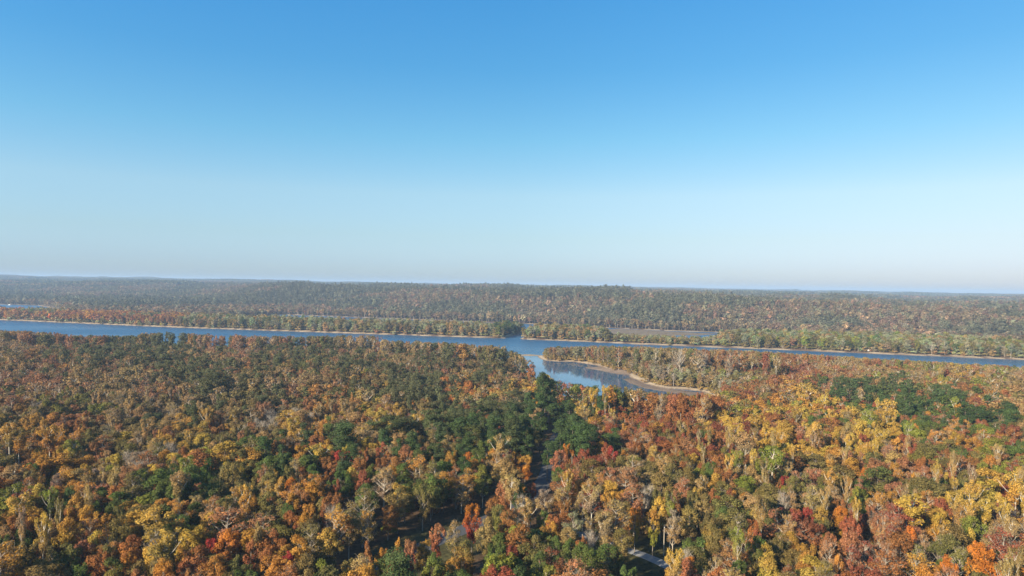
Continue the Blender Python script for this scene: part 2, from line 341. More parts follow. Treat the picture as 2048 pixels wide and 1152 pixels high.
def land(x, y):
    x = np.asarray(x, float); y = np.asarray(y, float)
    jx = x + (vnoise(x, y, 25, 1) - .5) * 9; jy = y + (vnoise(x, y, 25, 2) - .5) * 9
    dn = sdist(jx, jy, near_land); da = sdist(jx, jy, isl_a); db = sdist(jx, jy, isl_b); df_ = sdist(jx, jy, far_land)
    return dn, da, db, df_
def height(x, y, D=None):
    x = np.asarray(x, float); y = np.asarray(y, float)
    dn, da, db, df_ = D if D else land(x, y)
    z = np.full(x.shape, -3.0)
    shore = lambda d, hi: -3 + 3 * sstep(-14, 0, d) + hi * sstep(-1, 7, d)
    zn = shore(dn, 1.5) + 6.0 * sstep(15, 170, dn) + (vnoise(x, y, 90, 3) - .5) * 3 * sstep(20, 120, dn)
    zn += 6 * np.exp(-((x - 5)**2 + (y - 690)**2) / 70**2) * sstep(0, 50, dn)
    z = np.maximum(z, zn)
    z = np.maximum(z, shore(da, 2.2) + .8 * vnoise(x, y, 60, 4) * sstep(5, 30, da))
    z = np.maximum(z, shore(db, 2.2) + .8 * vnoise(x, y, 60, 5) * sstep(5, 30, db))
    zf = shore(df_, 1.2)
    brg = x / np.maximum(y, 1)
    start = np.interp(brg, [-1.2, -.75, -.45, -.25, 0, .3, .6, 1.2], [500, 420, 260, 120, 40, 20, 30, 60])
    wid = np.interp(brg, [-1.2, -.75, -.3, 0, .4, .8, 1.2], [1500, 1300, 750, 520, 420, 450, 500])
    amp = np.interp(brg, [-1.2, -.75, -.3, -.05, .15, .35, .75, 1.2], [44, 46, 54, 60, 58, 47, 38, 38])
    rav = vnoise(x, y, 330, 6) * .6 + vnoise(x, y, 140, 7) * .4
    h = amp * sstep(0, 1, (df_ - start - (rav - .5) * 420) / wid)
    r = np.hypot(x, y)
    h += (vnoise(x, y, 260, 13) - .5) * 8 * sstep(200, 600, df_) + (vnoise(x, y, 700, 8) - .5) * 24 * sstep(300, 900, df_) + (rav - .5) * 46 * sstep(80, 400, df_)
    h += np.clip((r - 3200) / 6000, 0, 1.6) * np.interp(brg, [-.8, 0, .8], [22, 18, 20])
    h += sstep(6500, 8500, r) * (np.interp(brg, [-.9, -.5, -.2, .1, 1], [24, 20, 6, 0, 2]) + (vnoise(x, y, 1500, 9) - .5) * 8)
    z = np.maximum(z, np.where(df_ > -14, zf + np.maximum(h, 0) * sstep(0, 60, df_), -3))
    for poly, hi in ((spit, .35), (bar, .3), (mud, .3), (marsh, .5)):
        d = sdist(x, y, poly); z = np.maximum(z, -3 + 3 * sstep(-10, 0, d) + hi * sstep(-2, 5, d))
    return z

# clearings and roads of the near side (world outlines at ground height)
G0 = 8.0
clear_a = [W(735, 1135, G0), W(765, 1105, G0), W(830, 1078, G0), W(920, 1050, G0), W(1000, 1026, G0), W(1015, 1045, G0), W(970, 1085, G0), W(890, 1120, G0), W(800, 1150, G0)]
clear_b = [W(1262, 1092, G0), W(1300, 1082, G0), W(1362, 1088, G0), W(1385, 1110, G0), W(1372, 1150, G0), W(1290, 1165, G0), W(1240, 1118, G0)]
road_line = [W(640, 1215, G0), W(720, 1160, G0), W(790, 1122, G0), W(870, 1085, G0), W(950, 1052, G0), W(1025, 1018, G0), W(1070, 985, G0), W(1093, 950, G0), W(1101, 920, G0), W(1106, 895, G0), W(1112, 870, G0), W(1125, 840, G0)]
track_line = [W(1150, 1068, G0), W(1210, 1088, G0), W(1250, 1100, G0), W(1290, 1113, G0), W(1335, 1132, G0), W(1400, 1165, G0), W(1480, 1210, G0)]
def dline(x, y, line):
    best = np.full(np.shape(x), 1e18)
    for a, b in zip(line[:-1], line[1:]):
        ex, ey = b[0] - a[0], b[1] - a[1]; wx = x - a[0]; wy = y - a[1]
        t = np.clip((wx * ex + wy * ey) / (ex * ex + ey * ey), 0, 1)
        best = np.minimum(best, (wx - t * ex)**2 + (wy - t * ey)**2)
    return np.sqrt(best)
def smooth_line(line, n=8):
    L = [np.array(p) for p in line]; L = [2 * L[0] - L[1]] + L + [2 * L[-1] - L[-2]]; out = []
    for i in range(1, len(L) - 2):
        for k in range(n):
            t = k / n; p0, p1, p2, p3 = L[i - 1:i + 3]
            out.append(.5 * (2 * p1 + (p2 - p0) * t + (2 * p0 - 5 * p1 + 4 * p2 - p3) * t * t + (3 * p1 - p0 - 3 * p2 + p3) * t**3))
    out.append(L[-2]); return np.array(out)
road_s = smooth_line(road_line); track_s = smooth_line(track_line)

# ------------------------------------------------------------------ ground sheet
def build_ground():
    na, nr = 760, 760
    ang = np.linspace(math.radians(-64), math.radians(64), na)
    rad = np.r_[0.5, 40 * (13500 / 40) ** np.linspace(0, 1, nr - 1)]
    A, R = np.meshgrid(ang, rad, indexing='ij'); x = (R * np.sin(A)).ravel(); y = (R * np.cos(A)).ravel() - 60 * (R < 41).ravel()
    D = land(x, y); z = height(x, y, D)
    far = np.hypot(x, y); z = z + 14 * sstep(8200, 8800, far)     # the canopy of woods too far away to stand as trees
    # colours: leaf litter, sand, mud, grass, distant woods
    c = np.empty((len(x), 4), np.float32); c[:, 3] = 1
    nz = vnoise(x, y, 9, 11)[:, None]
    c[:, :3] = np.array([.10, .062, .034]) * (.75 + .5 * nz)
    dm = np.maximum(np.maximum(D[0], D[1]), np.maximum(D[2], D[3])); wd = 2.5 + 7 * vnoise(x, y, 30, 14) + 3 * np.exp(-((x - 155)**2 + (y - 690)**2) / 60**2)
    sand = (1 - sstep(wd, wd + 3, dm))[:, None]
    c[:, :3] = c[:, :3] * (1 - sand) + np.array([.40, .31, .21]) * (.85 + .3 * nz) * sand
    wet = (1 - sstep(.05, .5, z))[:, None]; c[:, :3] = c[:, :3] * (1 - wet) + np.array([.17, .115, .085]) * wet
    for poly, col in ((mud, (.20, .145, .105)), (bar, (.26, .19, .14)), (marsh, (.20, .15, .10)), (spit, (.34, .26, .17))):
        m = sstep(-4, 2, sdist(x, y, poly))[:, None]; c[:, :3] = c[:, :3] * (1 - m) + np.array(col) * (.8 + .4 * nz) * m
    for poly in (clear_a, clear_b):
        m = sstep(-9, -2, sdist(x, y, poly))[:, None]; c[:, :3] = c[:, :3] * (1 - m) + np.array([.060, .055, .022]) * (.6 + .8 * nz) * m
    fw = sstep(8000, 8600, far)[:, None]; n2 = vnoise(x, y, 60, 12)[:, None]
    c[:, :3] = c[:, :3] * (1 - fw) + np.array([.09, .085, .05]) * (.6 + .8 * n2) * fw
    i = np.arange(na - 1)[:, None] * nr + np.arange(nr - 1)[None, :]
    Q = np.stack([i, i + nr, i + nr + 1, i + 1], -1).reshape(-1, 4)[:, ::-1]
    Q = Q[:, ::-1] if False else Q
    gm, t = mat("ground")
    out = node(t, 'ShaderNodeOutputMaterial'); b = node(t, 'ShaderNodeBsdfPrincipled'); b.inputs['Roughness'].default_value = 1.0
    b.inputs['Specular IOR Level'].default_value = 0.1
    a = node(t, 'ShaderNodeAttribute', attribute_name='soil'); g = node(t, 'ShaderNodeNewGeometry')
    n = node(t, 'ShaderNodeTexNoise'); n.inputs['Scale'].default_value = .8; n.inputs['Detail'].default_value = 6
    mr = node(t, 'ShaderNodeMapRange'); mr.inputs[1].default_value = .3; mr.inputs[2].default_value = .7; mr.inputs[3].default_value = .6; mr.inputs[4].default_value = 1.4
    vm = node(t, 'ShaderNodeVectorMath', operation='SCALE')
    t.links.new(g.outputs['Position'], n.inputs['Vector']); t.links.new(n.outputs[0], mr.inputs[0]); t.links.new(a.outputs['Color'], vm.inputs[0])
    t.links.new(mr.outputs[0], vm.inputs['Scale']); t.links.new(vm.outputs[0], b.inputs['Base Color'])
    bm = node(t, 'ShaderNodeBump'); bm.inputs['Distance'].default_value = .4; bm.inputs['Strength'].default_value = .6
    t.links.new(n.outputs[0], bm.inputs['Height']); t.links.new(bm.outputs[0], b.inputs['Normal']); t.links.new(b.outputs[0], out.inputs[0])
    m = mesh_from("ground", np.stack([x, y, z], 1), Q, [gm], [("soil", 'FLOAT_COLOR', 'POINT', c)], smooth=True)
    add("ground", m, kind='structure')
build_ground()

# ------------------------------------------------------------------ water
def build_water():
    m, t = mat("water")
    out = node(t, 'ShaderNodeOutputMaterial'); b = node(t, 'ShaderNodeBsdfPrincipled')
    b.inputs['Base Color'].default_value = (.030, .100, .190, 1); b.inputs['IOR'].default_value = 1.33
    g = node(t, 'ShaderNodeNewGeometry')
    # calm in the creek, ruffled on the open river
    sep = node(t, 'ShaderNodeSeparateXYZ'); t.links.new(g.outputs['Position'], sep.inputs[0])
    mr = node(t, 'ShaderNodeMapRange'); mr.inputs[1].default_value = 900; mr.inputs[2].default_value = 1060; mr.inputs[3].default_value = .03; mr.inputs[4].default_value = .36
    t.links.new(sep.outputs['Y'], mr.inputs[0])
    mr2 = node(t, 'ShaderNodeMapRange'); mr2.inputs[1].default_value = 330; mr2.inputs[2].default_value = 420; mr2.inputs[3].default_value = 0; mr2.inputs[4].default_value = .36
    t.links.new(sep.outputs['X'], mr2.inputs[0])
    ad = node(t, 'ShaderNodeMath', operation='MAXIMUM'); t.links.new(mr.outputs[0], ad.inputs[0]); t.links.new(mr2.outputs[0], ad.inputs[1])
    big = node(t, 'ShaderNodeTexNoise'); big.inputs['Scale'].default_value = .006; big.inputs['Detail'].default_value = 3
    mp = node(t, 'ShaderNodeMapping'); mp.inputs['Scale'].default_value = (.35, 1.3, 1); t.links.new(g.outputs['Position'], mp.inputs[0]); t.links.new(mp.outputs[0], big.inputs['Vector'])
    mrb = node(t, 'ShaderNodeMapRange'); mrb.inputs[1].default_value = .35; mrb.inputs[2].default_value = .65; mrb.inputs[3].default_value = .7; mrb.inputs[4].default_value = 1.25
    t.links.new(big.outputs[0], mrb.inputs[0])
    mu = node(t, 'ShaderNodeMath', operation='MULTIPLY'); t.links.new(ad.outputs[0], mu.inputs[0]); t.links.new(mrb.outputs[0], mu.inputs[1])
    n = node(t, 'ShaderNodeTexNoise'); n.inputs['Scale'].default_value = .55; n.inputs['Detail'].default_value = 3
    t.links.new(g.outputs['Position'], n.inputs['Vector'])
    bm = node(t, 'ShaderNodeBump'); t.links.new(mu.outputs[0], b.inputs['Roughness'])
    bm.inputs['Distance'].default_value = .8
    t.links.new(mu.outputs[0], bm.inputs['Strength']); t.links.new(n.outputs[0], bm.inputs['Height'])
    t.links.new(bm.outputs[0], b.inputs['Normal']); t.links.new(b.outputs[0], out.inputs[0])
    V = [(-6000, 300, 0), (6000, 300, 0), (6000, 4200, 0), (-6000, 4200, 0)]
    add("river", mesh_from("river", V, [(0, 1, 2, 3)], [m]), kind='structure')
build_water()

# ------------------------------------------------------------------ roads
def ribbon(name, line, wd, m, lift):
    P = line; T = np.gradient(P, axis=0); T /= np.linalg.norm(T, axis=1)[:, None]; Nn = np.stack([-T[:, 1], T[:, 0]], 1)
    V = []; offs = np.linspace(-wd / 2, wd / 2, 5)
    zc = height(P[:, 0], P[:, 1])
    for k, o in enumerate(offs):
        q = P + Nn * o; zz = np.maximum(height(q[:, 0], q[:, 1]), zc) + lift + .08 * (1 - abs(o) / (wd / 2)); V.append(np.c_[q, zz])
    V = np.stack(V, 1); n = len(P); idx = np.arange(n * 5).reshape(n, 5)
    Q = np.stack([idx[:-1, :-1], idx[1:, :-1], idx[1:, 1:], idx[:-1, 1:]], -1).reshape(-1, 4)[:, ::-1]
    return add(name, mesh_from(name, V.reshape(-1, 3), Q, [m], smooth=True), kind='structure')
ribbon("road", road_s, 7.5, simple_mat("asphalt", (.075, .078, .085), .85, 1.5, .2), .12)
ribbon("path", track_s, 4.6, simple_mat("gravel", (.27, .27, .265), .9, 2.5, .25), .10)

# ------------------------------------------------------------------ trees of the near side seen one by one
# x y radius(px) top/base colour form   (pixel of the crown centre in the photograph -> its place on the ground)
LIST = """
20 872 22 AO v;38 882 20 OA v;100 880 22 AR v;146 886 16 LO v;125 917 11 YL c;175 925 17 AR r;212 918 14 TA s;255 915 14 BS b;60 945 12 OT v;10 962 24 RM r;82 965 15 AO s;
113 967 14 BS s;165 955 17 AT s;222 950 20 LA r;270 940 20 AT r;305 946 16 YA r;328 918 15 AO r;350 928 15 GO r;390 926 22 YL r;20 998 19 LO r;77 992 16 YO r;115 992 16 AY r;
145 990 19 YA r;156 1008 18 AO r;200 992 22 GO r;236 1003 24 GO r;276 966 24 GG r;322 978 28 GG r;376 978 26 GP r;315 1010 17 GO r;322 1017 22 AR r;360 1022 16 AR s;
393 1006 15 TA s;62 1035 22 YA r;90 1067 14 YO r;138 1063 21 AY r;12 1047 15 AO r;12 1078 17 TS r;44 1080 15 GP r;10 1116 22 AT s;88 1096 14 RT s;135 1112 22 OG r;218 1082 26 AT s;
196 1088 13 YA r;262 1097 20 RA r;266 1046 21 YA r;304 1042 17 YO r;304 1085 16 BT b;392 1070 19 YA r;325 1116 17 OT s;328 1142 21 AN r;85 1140 20 OT r;226 1141 17 GY r;354 1056 18 AO s;
178 1062 15 RM s;372 1118 15 RM s;410 916 21 LY r;490 916 12 AR r;480 946 16 YL r;455 942 12 OG r;522 940 19 GO r;566 926 20 GP r;600 906 14 AR r;636 916 14 GO c;
685 937 22 CM m;660 921 15 RM m;712 920 14 MC m;745 946 18 GL r;703 955 14 YO r;768 955 19 OT s;796 986 14 YY r;416 1016 19 AT s;466 990 14 AT s;490 1014 18 AT s;
491 976 12 YA v;530 982 15 YT s;558 962 12 YT v;583 976 11 NA r;604 994 11 YL r;568 1002 18 AR r;540 1004 15 RM r;428 1046 20 YA r;524 1050 14 YO r;576 1026 16 GO r;
608 1046 15 AY r;584 1046 14 RA r;645 1014 18 OT r;662 1030 13 BT b;681 1030 17 YO s;726 1012 25 OT s;735 1042 14 AO s;460 1082 25 NR r;420 1102 12 CM m;546 1086 23 RA r;
515 1092 8 TO c;404 1072 12 YO r;601 1066 12 MR m;656 1081 22 YO r;600 1096 21 AY r;570 1112 14 AY r;574 1142 18 AR r;578 1134 10 CC m;432 1137 25 AR r;536 1122 16 RT r;
476 1136 16 OG r;612 1131 16 OT r;648 1150 14 LO r;700 1142 19 OA r;735 1125 8 RT c;765 1124 15 AO m;792 1141 13 SN m;812 924 18 SA m;838 926 14 AT s;810 988 19 YO r;
860 910 14 GP r;895 915 16 GO r;862 978 25 GO r;888 962 18 AG r;856 948 12 NS m;936 924 12 NR m;962 940 13 RT m;966 950 17 LG r;945 956 10 SR m;990 914 19 AY r;
1012 950 25 TO r;1050 926 14 YN r;1010 992 21 SR m;1041 988 11 GP r;1062 992 14 MC m;1090 994 17 BT s;1126 992 19 TA s;1044 1008 13 BB b;944 1034 19 NC m;986 1016 15 RT r;
1000 1032 19 OL r;1036 1036 18 RA s;1036 1072 21 LG r;976 1062 19 TO r;910 1064 17 TO s;875 1072 10 SM m;820 1112 15 SC m;850 1104 18 AO r;870 1132 20 GL r;930 1106 21 OA r;
1000 1088 19 GO r;1020 1117 12 MS m;980 1132 20 GL r;1070 1096 24 OG r;1080 1132 20 GO r;1145 1050 18 WO s;1136 1077 16 TO r;1140 1104 15 GO r;1182 1082 15 BB b;1100 1060 16 AO r;
1166 1006 16 TO s;902 1141 12 YA r;1118 926 17 SR m;1133 908 9 NA m;1154 932 14 MS m;1170 918 15 MR m;1116 952 12 GO r;1135 946 10 YO v;1141 966 15 MR m;1176 976 14 TA s;1170 1112 16 GO r;
1218 978 20 YA r;1242 1000 17 AR r;1212 916 10 MM c;1225 922 10 CM c;1266 925 17 LO r;1301 936 19 OG r;1275 976 17 TO r;1286 990 9 BB b;1299 986 10 BB b;1321 1012 12 YY r;
1341 990 9 OL v;1270 1040 14 NY m;1306 1046 10 AL m;1250 1020 14 OA r;1214 1042 16 ST r;1244 1082 20 OT r;1220 1112 24 GO r;1346 1040 17 BT s;1380 1030 21 OT r;1394 955 13 LY r;
1431 968 15 YA r;1385 920 15 YO r;1351 926 15 RM m;1360 952 9 RT c;1414 942 12 OL r;1460 1010 9 MS c;1410 1010 19 OT r;1426 1062 19 OY r;1380 1097 20 GG r;1450 1032 18 GP r;
1476 1066 11 LT v;1502 1066 19 RA m;1516 1030 15 YT s;1456 1102 23 TR s;1350 1107 13 YT v;1346 1137 15 YA r;1378 1142 18 NS m;1372 1116 13 TB b;1404 1140 14 OG r;
1530 1111 20 YO r;1514 1100 18 GO r;1580 1086 19 AR r;1566 1000 13 SB b;1591 1040 18 RM m;1591 960 17 SR s;1550 976 15 RT m;1540 1141 20 YL r;1446 930 13 MS m;1480 914 18 SR m;
1502 934 17 RT m;1560 930 19 YT s;1532 958 15 TO s;1570 972 8 CM m;1625 988 17 ST s;1658 946 16 AT v;1641 1036 15 YO r;1616 1042 10 CM m;1622 960 14 SM m;1684 1034 10 NA r;
1706 1026 14 MS s;1720 992 18 LO r;1722 976 19 GP r;1756 1000 19 AT s;1787 1000 15 AO r;1741 1042 12 BT s;1766 1052 15 ST s;1796 1056 14 SR s;1830 1030 15 MC m;1820 1082 10 NA m;
1815 976 17 TB v;1780 968 16 AT r;1760 922 12 YO r;1730 956 10 NA m;1782 912 18 SB s;1850 926 24 OL r;1870 957 15 AR m;1855 1002 17 AS s;1906 988 19 YT v;1880 1050 17 YA r;
1945 1056 23 LG r;1940 1006 17 YT v;1971 1004 17 YY v;2010 1010 16 YT v;1922 1032 16 AT s;2036 980 20 LO r;2022 936 18 LG r;1964 942 14 LO r;1920 944 19 RS m;1986 906 22 LG r;
1960 1112 22 NA m;1896 1146 14 NA m;1880 1092 14 BT b;2030 1102 16 OT v;1990 1072 13 TB s;1920 1112 15 OL s;1840 1112 18 OL s;1700 1112 20 MS s;1660 1104 18 ST s;1730 1104 15 MB s;
1776 1112 14 SB s;1612 1130 13 AR r;1650 1148 16 OT s;1752 1146 12 MC m;1800 1140 13 TO s;2045 1060 14 AT s;2040 1145 15 TA s;1480 1142 16 GO r;1430 1142 15 TB s;1290 1138 1 OO u;
655 895 8 AA r;690 880 26 PP p;700 905 18 PP p;560 880 16 PP p;530 890 14 PP p;655 850 12 GP p;770 880 16 PP p;925 870 20 PP p;950 850 16 PP p;985 865 18 PP p;1020 850 16 PP p;
1050 880 16 PP p;1080 855 18 PP p;1120 880 18 PP p;1125 850 14 PP p;1165 885 20 PP p;1190 870 14 PP p;1050 845 14 PP p;1150 855 16 PP p;880 860 14 PP p;1095 895 13 PP p;1230 880 13 PP p;
820 893 14 PP p;840 905 12 PP p;565 910 12 PP p;1140 822 14 PP p;1180 830 13 PP p;1200 815 13 PP p;1110 825 14 PP p;1060 820 14 PP p;1020 820 13 PP p;990 835 13 PP p;960 820 12 PP p;
1395 1000 10 YO m;1570 870 22 YA r;1605 895 16 YA r;1625 870 18 YT v;1680 865 15 YL r;1420 855 14 YA r;1445 845 20 YA r;1470 870 18 YT v;1500 855 16 YA r;1530 880 16 YA r;
1290 880 14 YT s;1310 905 13 YT s;1370 895 14 YO r;1400 905 14 YO r;1340 870 16 MR m;1250 850 20 RS m;1280 830 18 RM m;1910 890 10 YN c;1970 875 20 LG r;1760 790 16 GG r;1800 815 18 GG r;
905 798 9 NC m;1650 770 14 GP r;1840 820 16 GG r;1870 830 15 GG r;1945 835 14 PP r;1740 840 15 YA r;1700 830 15 YA r;1660 835 14 YA r;1270 806 15 GL r;1300 816 14 GO r;1250 800 12 LG r;
1150 800 13 YL r;1120 798 11 YO r;1060 785 11 YA r;1040 790 11 YA r;1145 810 9 YY r;1415 800 12 YL r;1340 808 10 LO r;250 880 18 YO r;330 885 14 YO r;300 900 15 YL r;360 840 15 YA r;
405 890 20 YO r;380 845 11 YO r;420 850 10 NC m;497 855 10 NA r;485 915 10 NA r;770 800 14 YL r;690 838 15 YO r;555 850 16 YO r;570 830 12 YA r;590 870 14 YT s;725 820 13 LO r;
740 830 10 YO r;635 752 9 LY r;735 753 12 LY r;940 762 9 YL c;870 785 12 YA r;825 815 8 NY m;810 880 14 YT r
"""
def jit(c, a=.16): return tuple(max(0.004, v * (1 + random.uniform(-a, a) * .5 + g)) for v, g in zip(c, [random.gauss(0, .07)] * 3))
T = []      # x y z pick-form seed scale-xy scale-z rot cola colb code
placed = []
def crown_mid(f): q = FORMS[f]; return q['H'] - (q['H'] - q['zb']) * (.45 if f != 'v' else .35)
def add_tree(x, y, z, f, sxy, sz, ca, cb, code, listed=False, hero=False):
    T.append(dict(x=x, y=y, z=z, f=f, k=random.randrange(NV[f]), sxy=sxy, sz=sz, rot=random.uniform(0, 6.283), ca=jit(PAL[ca]), cb=jit(PAL[cb]), code=ca + cb, listed=listed))
for item in LIST.replace("\n", "").split(";"):
    if not item.strip(): continue
    px, py, rp, cc, f = item.split(); px = float(px); py = float(py); rp = float(rp)
    if f == 'u': continue
    g = 8.0; sz = random.uniform(.88, 1.08); zc = g + crown_mid(f) * sz
    for _ in range(3):
        x, y = W(px, py, zc); g = float(height(np.array([x]), np.array([y]))[0]); zc = g + crown_mid(f) * sz
    Rm = rp * y / F; s = Rm / FORMS[f]['R']
    add_tree(x, y, g, f, min(max(s, .6), 1.6) * 1.15, sz * min(max(s, .9), 1.12) if f not in 'c' else sz, cc[0], cc[1], cc, True)
    placed.append((x, y, Rm))
placed = np.array(placed)

# everything else: a jittered grid of trees, coloured after the patch of forest they stand in
SKY_X = [-400, 0, 60, 130, 200, 260, 330, 400, 500, 600, 700, 740, 790, 850, 950, 1015, 1022, 1040, 1060, 1075, 1087, 1112, 1150, 1180, 1250, 1290, 1300, 1330, 1345, 1400, 1440, 1445]
SKY_Y = [652, 659, 660, 665, 669, 668, 659, 664, 669, 668, 667, 668, 678, 681, 685, 691, 697, 708, 718, 727, 740, 758, 764, 767, 771, 777, 779, 781, 785, 786, 786, 600]
def fill_near():
    sp = 7.4
    gx, gy = np.meshgrid(np.arange(-1000, 1000, sp), np.arange(-60, 1010, sp * .9)); gx = gx + (np.arange(gx.shape[0]) % 2)[:, None] * sp / 2
    x = (gx + rng.uniform(-.36, .36, gx.shape) * sp).ravel(); y = (gy + rng.uniform(-.36, .36, gy.shape) * sp).ravel()
    k = (np.abs(x) < .95 * np.maximum(y, 0) + 170); x, y = x[k], y[k]
    k = (np.hypot(x, y) > 45) ; x, y = x[k], y[k]
    dn = sdist(x, y, near_land); k = dn > 5; x, y, dn = x[k], y[k], dn[k]
    for poly, mg in ((clear_a, 3.5), (clear_b, 3.0), (mud, 4.0)):
        k = sdist(x, y, poly) < -mg; x, y, dn = x[k], y[k], dn[k]
    k = (dline(x, y, road_s) > 8.5) & (dline(x, y, track_s) > 6); x, y, dn = x[k], y[k], dn[k]
    k = ~((vnoise(x, y, 17, 61) > .74) & (y < 480) & (x < 10) & (rng.random(len(x)) < .8)); x, y, dn = x[k], y[k], dn[k]
    # keep clear of the trees placed one by one
    keep = np.ones(len(x), bool)
    for a, b, R in placed: keep &= (x - a)**2 + (y - b)**2 > (R * .55 + 2.4)**2
    x, y, dn = x[keep], y[keep], dn[keep]; z = height(x, y)
    px, py, d = project(x, y, z + 17); pn = vnoise(x, y, 38, 51)
    for i in range(len(x)):
        cx = px[i] + random.gauss(0, 26); cy = py[i] + 6 + random.gauss(0, 9)
        row = int(np.argmin([abs(cy - v) for v in GRID_Y])); col = int(np.clip(cx / 64, 0, 31))
        c = GRID[row][col]
        left = px[i] < 1050
        if random.random() > ((.5 if left and cy < 760 else .66) if c == 'P' else .6): m_ = ("OTSRATRGOSTPRT" if py[i] < 840 else "OOSRTARAGOPMTR") if left else "RSMRAOTSOMGRATOL"; c = m_[int(min(.999, max(0, (pn[i] - .1) / .8 + random.gauss(0, .1))) * len(m_))]
        if px[i] > 1085 and dn[i] < 60 and y[i] > 620: c = random.choice("OORTGWGSOOGB")
        if px[i] > 1300 and dn[i] < 45 and y[i] > 600: c = random.choice("WWTOLTWB")
        if not (-200 < px[i] < 2250): c = random.choice("ORTSAGYPM")
        f = random.choice(FORM_OF[c]); c2 = random.choice(SECOND[c])
        s = min(1.6, max(.5, random.lognormvariate(-.06, .30))); szz = random.uniform(.74, 1.04) * (.8 + .2 * s)
        if dn[i] < 25: szz *= .9
        if f in 'vp' and dn[i] < 60: szz *= .82
        # stay under the treeline seen against the river
        if y[i] > 300:
            lim = np.interp(px[i], SKY_X, SKY_Y) if (px[i] < 1085 or (y[i] < 605 and px[i] < 1445)) else np.interp(px[i], [1085, 1100, 1150, 1250, 1500, 1735, 2048, 2400], [699, 692, 690, 690, 699, 713, 731, 746])
            t1 = project(x[i], y[i], z[i] + FORMS[f]['H'] * szz)[1]; b1 = project(x[i], y[i], z[i])[1]; fit = (b1 - lim - random.uniform(0, 5) + random.uniform(-3, 0)) / (b1 - t1)
            if fit < 1 or (dn[i] < 85 and fit < 1.75): szz *= fit; s *= min(1.15, max(fit, .8))
            if szz < .45: continue
            if project(x[i], y[i], z[i] + FORMS[f]['H'] * szz)[1] < lim - 8: continue
        tp = project(x[i], y[i], z[i] + FORMS[f]['H'] * szz); rp = FORMS[f]['R'] * s * F / max(y[i], 1)
        # sight lines down to the road, the clearing and the pole stay open as in the photograph
        blocked = False
        for bx0, bx1, by0, by1, dist in ((1072, 1102, 915, 978, 330), (1272, 1330, 1062, 1135, 232), (830, 985, 1042, 1078, 235)):
            if y[i] < dist and tp[0] + rp > bx0 and tp[0] - rp < bx1 and tp[1] < by1 and y[i] > 60: blocked = True
        if blocked and tp[1] > 0: continue
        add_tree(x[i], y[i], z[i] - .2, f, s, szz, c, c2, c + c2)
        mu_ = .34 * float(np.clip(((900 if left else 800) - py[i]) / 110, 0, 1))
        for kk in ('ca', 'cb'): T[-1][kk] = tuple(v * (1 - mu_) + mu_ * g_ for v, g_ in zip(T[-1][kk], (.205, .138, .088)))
        if dn[i] < 22 and y[i] > 350:
            for _u in range(2): T.append(dict(x=x[i] + random.uniform(-5, 5), y=y[i] + random.uniform(-5, 3), z=z[i] - .6, f='u', k=random.randrange(2), sxy=random.uniform(.8, 1.5), sz=random.uniform(.7, 1.4), rot=random.uniform(0, 6), ca=jit(PAL['O']), cb=jit(PAL['T']), code='OT', listed=False))
        if 120 < y[i] < 340 and (px[i] > 1380 or px[i] < 200) and random.random() < .06:
            cu = random.choice("TOTBY"); T.append(dict(x=x[i] + random.uniform(-4, 4), y=y[i] + random.uniform(-4, 4), z=z[i], f='v', k=random.randrange(4), sxy=random.uniform(.42, .62), sz=random.uniform(.9, 1.12), rot=random.uniform(0, 6), ca=jit(PAL[cu]), cb=jit(PAL['T']), code=cu + 'T', listed=False))
        # undergrowth between the nearer trees
        if 120 < y[i] < 420 and random.random() < .55:
            a = x[i] + random.uniform(-4, 4); b = y[i] + random.uniform(-4, 4)
            if sdist(np.array([a]), np.array([b]), clear_a)[0] < -1 and sdist(np.array([a]), np.array([b]), clear_b)[0] < -1 and dline(np.array([a]), np.array([b]), road_s)[0] > 6 and dline(np.array([a]), np.array([b]), track_s)[0] > 4:
                cu = random.choice("GOGRTOL"); T.append(dict(x=a, y=b, z=z[i] - .2, f='u', k=random.randrange(2), sxy=random.uniform(.7, 1.3), sz=random.uniform(.7, 1.5), rot=random.uniform(0, 6), ca=jit(PAL[cu]), cb=jit(PAL[cu]), code=cu + cu, listed=False))
fill_near()
print("near side trees", len(T))

# ------------------------------------------------------------------ individuals: the trees that show largest
KIND = {'r': 'oak_tree', 'v': 'poplar_tree', 'c': 'columnar_tree', 'm': 'maple_tree', 's': 'thin_leaved_tree', 'b': 'bare_tree', 'p': 'pine_tree'}
SHAPE = {'r': 'round-crowned', 'v': 'tall long-trunked', 'c': 'narrow columnar', 'm': 'upright', 's': 'sparse-leaved', 'b': 'leafless', 'p': 'pine'}
cand = []
for i, q in enumerate(T):
    if q['f'] == 'u' or q['y'] < 60: continue
    zc = q['z'] + crown_mid(q['f']) * q['sz']; px, py, d = project(q['x'], q['y'], zc); R = FORMS[q['f']]['R'] * q['sxy'] * F / d
    if px + R < 6 or px - R > 2042 or py - R * 1.2 > 1146: continue
    q['px'], q['py'], q['R'] = float(px), float(py), float(R); cand.append((R * (1.15 if q['listed'] else 1.0), i))
cand.sort(reverse=True)
nd = npn = 0; chosen = []
for R, i in cand:
    if T[i]['f'] == 'p':
        if npn < 110: npn += 1; chosen.append(i)
    elif nd < 300: nd += 1; chosen.append(i)
MARKS = [(1100, 945, 'the paved road', 60), (1327, 1085, 'the pole', 75), (880, 1060, 'the shaded clearing', 130), (1250, 770, 'the creek', 80)]
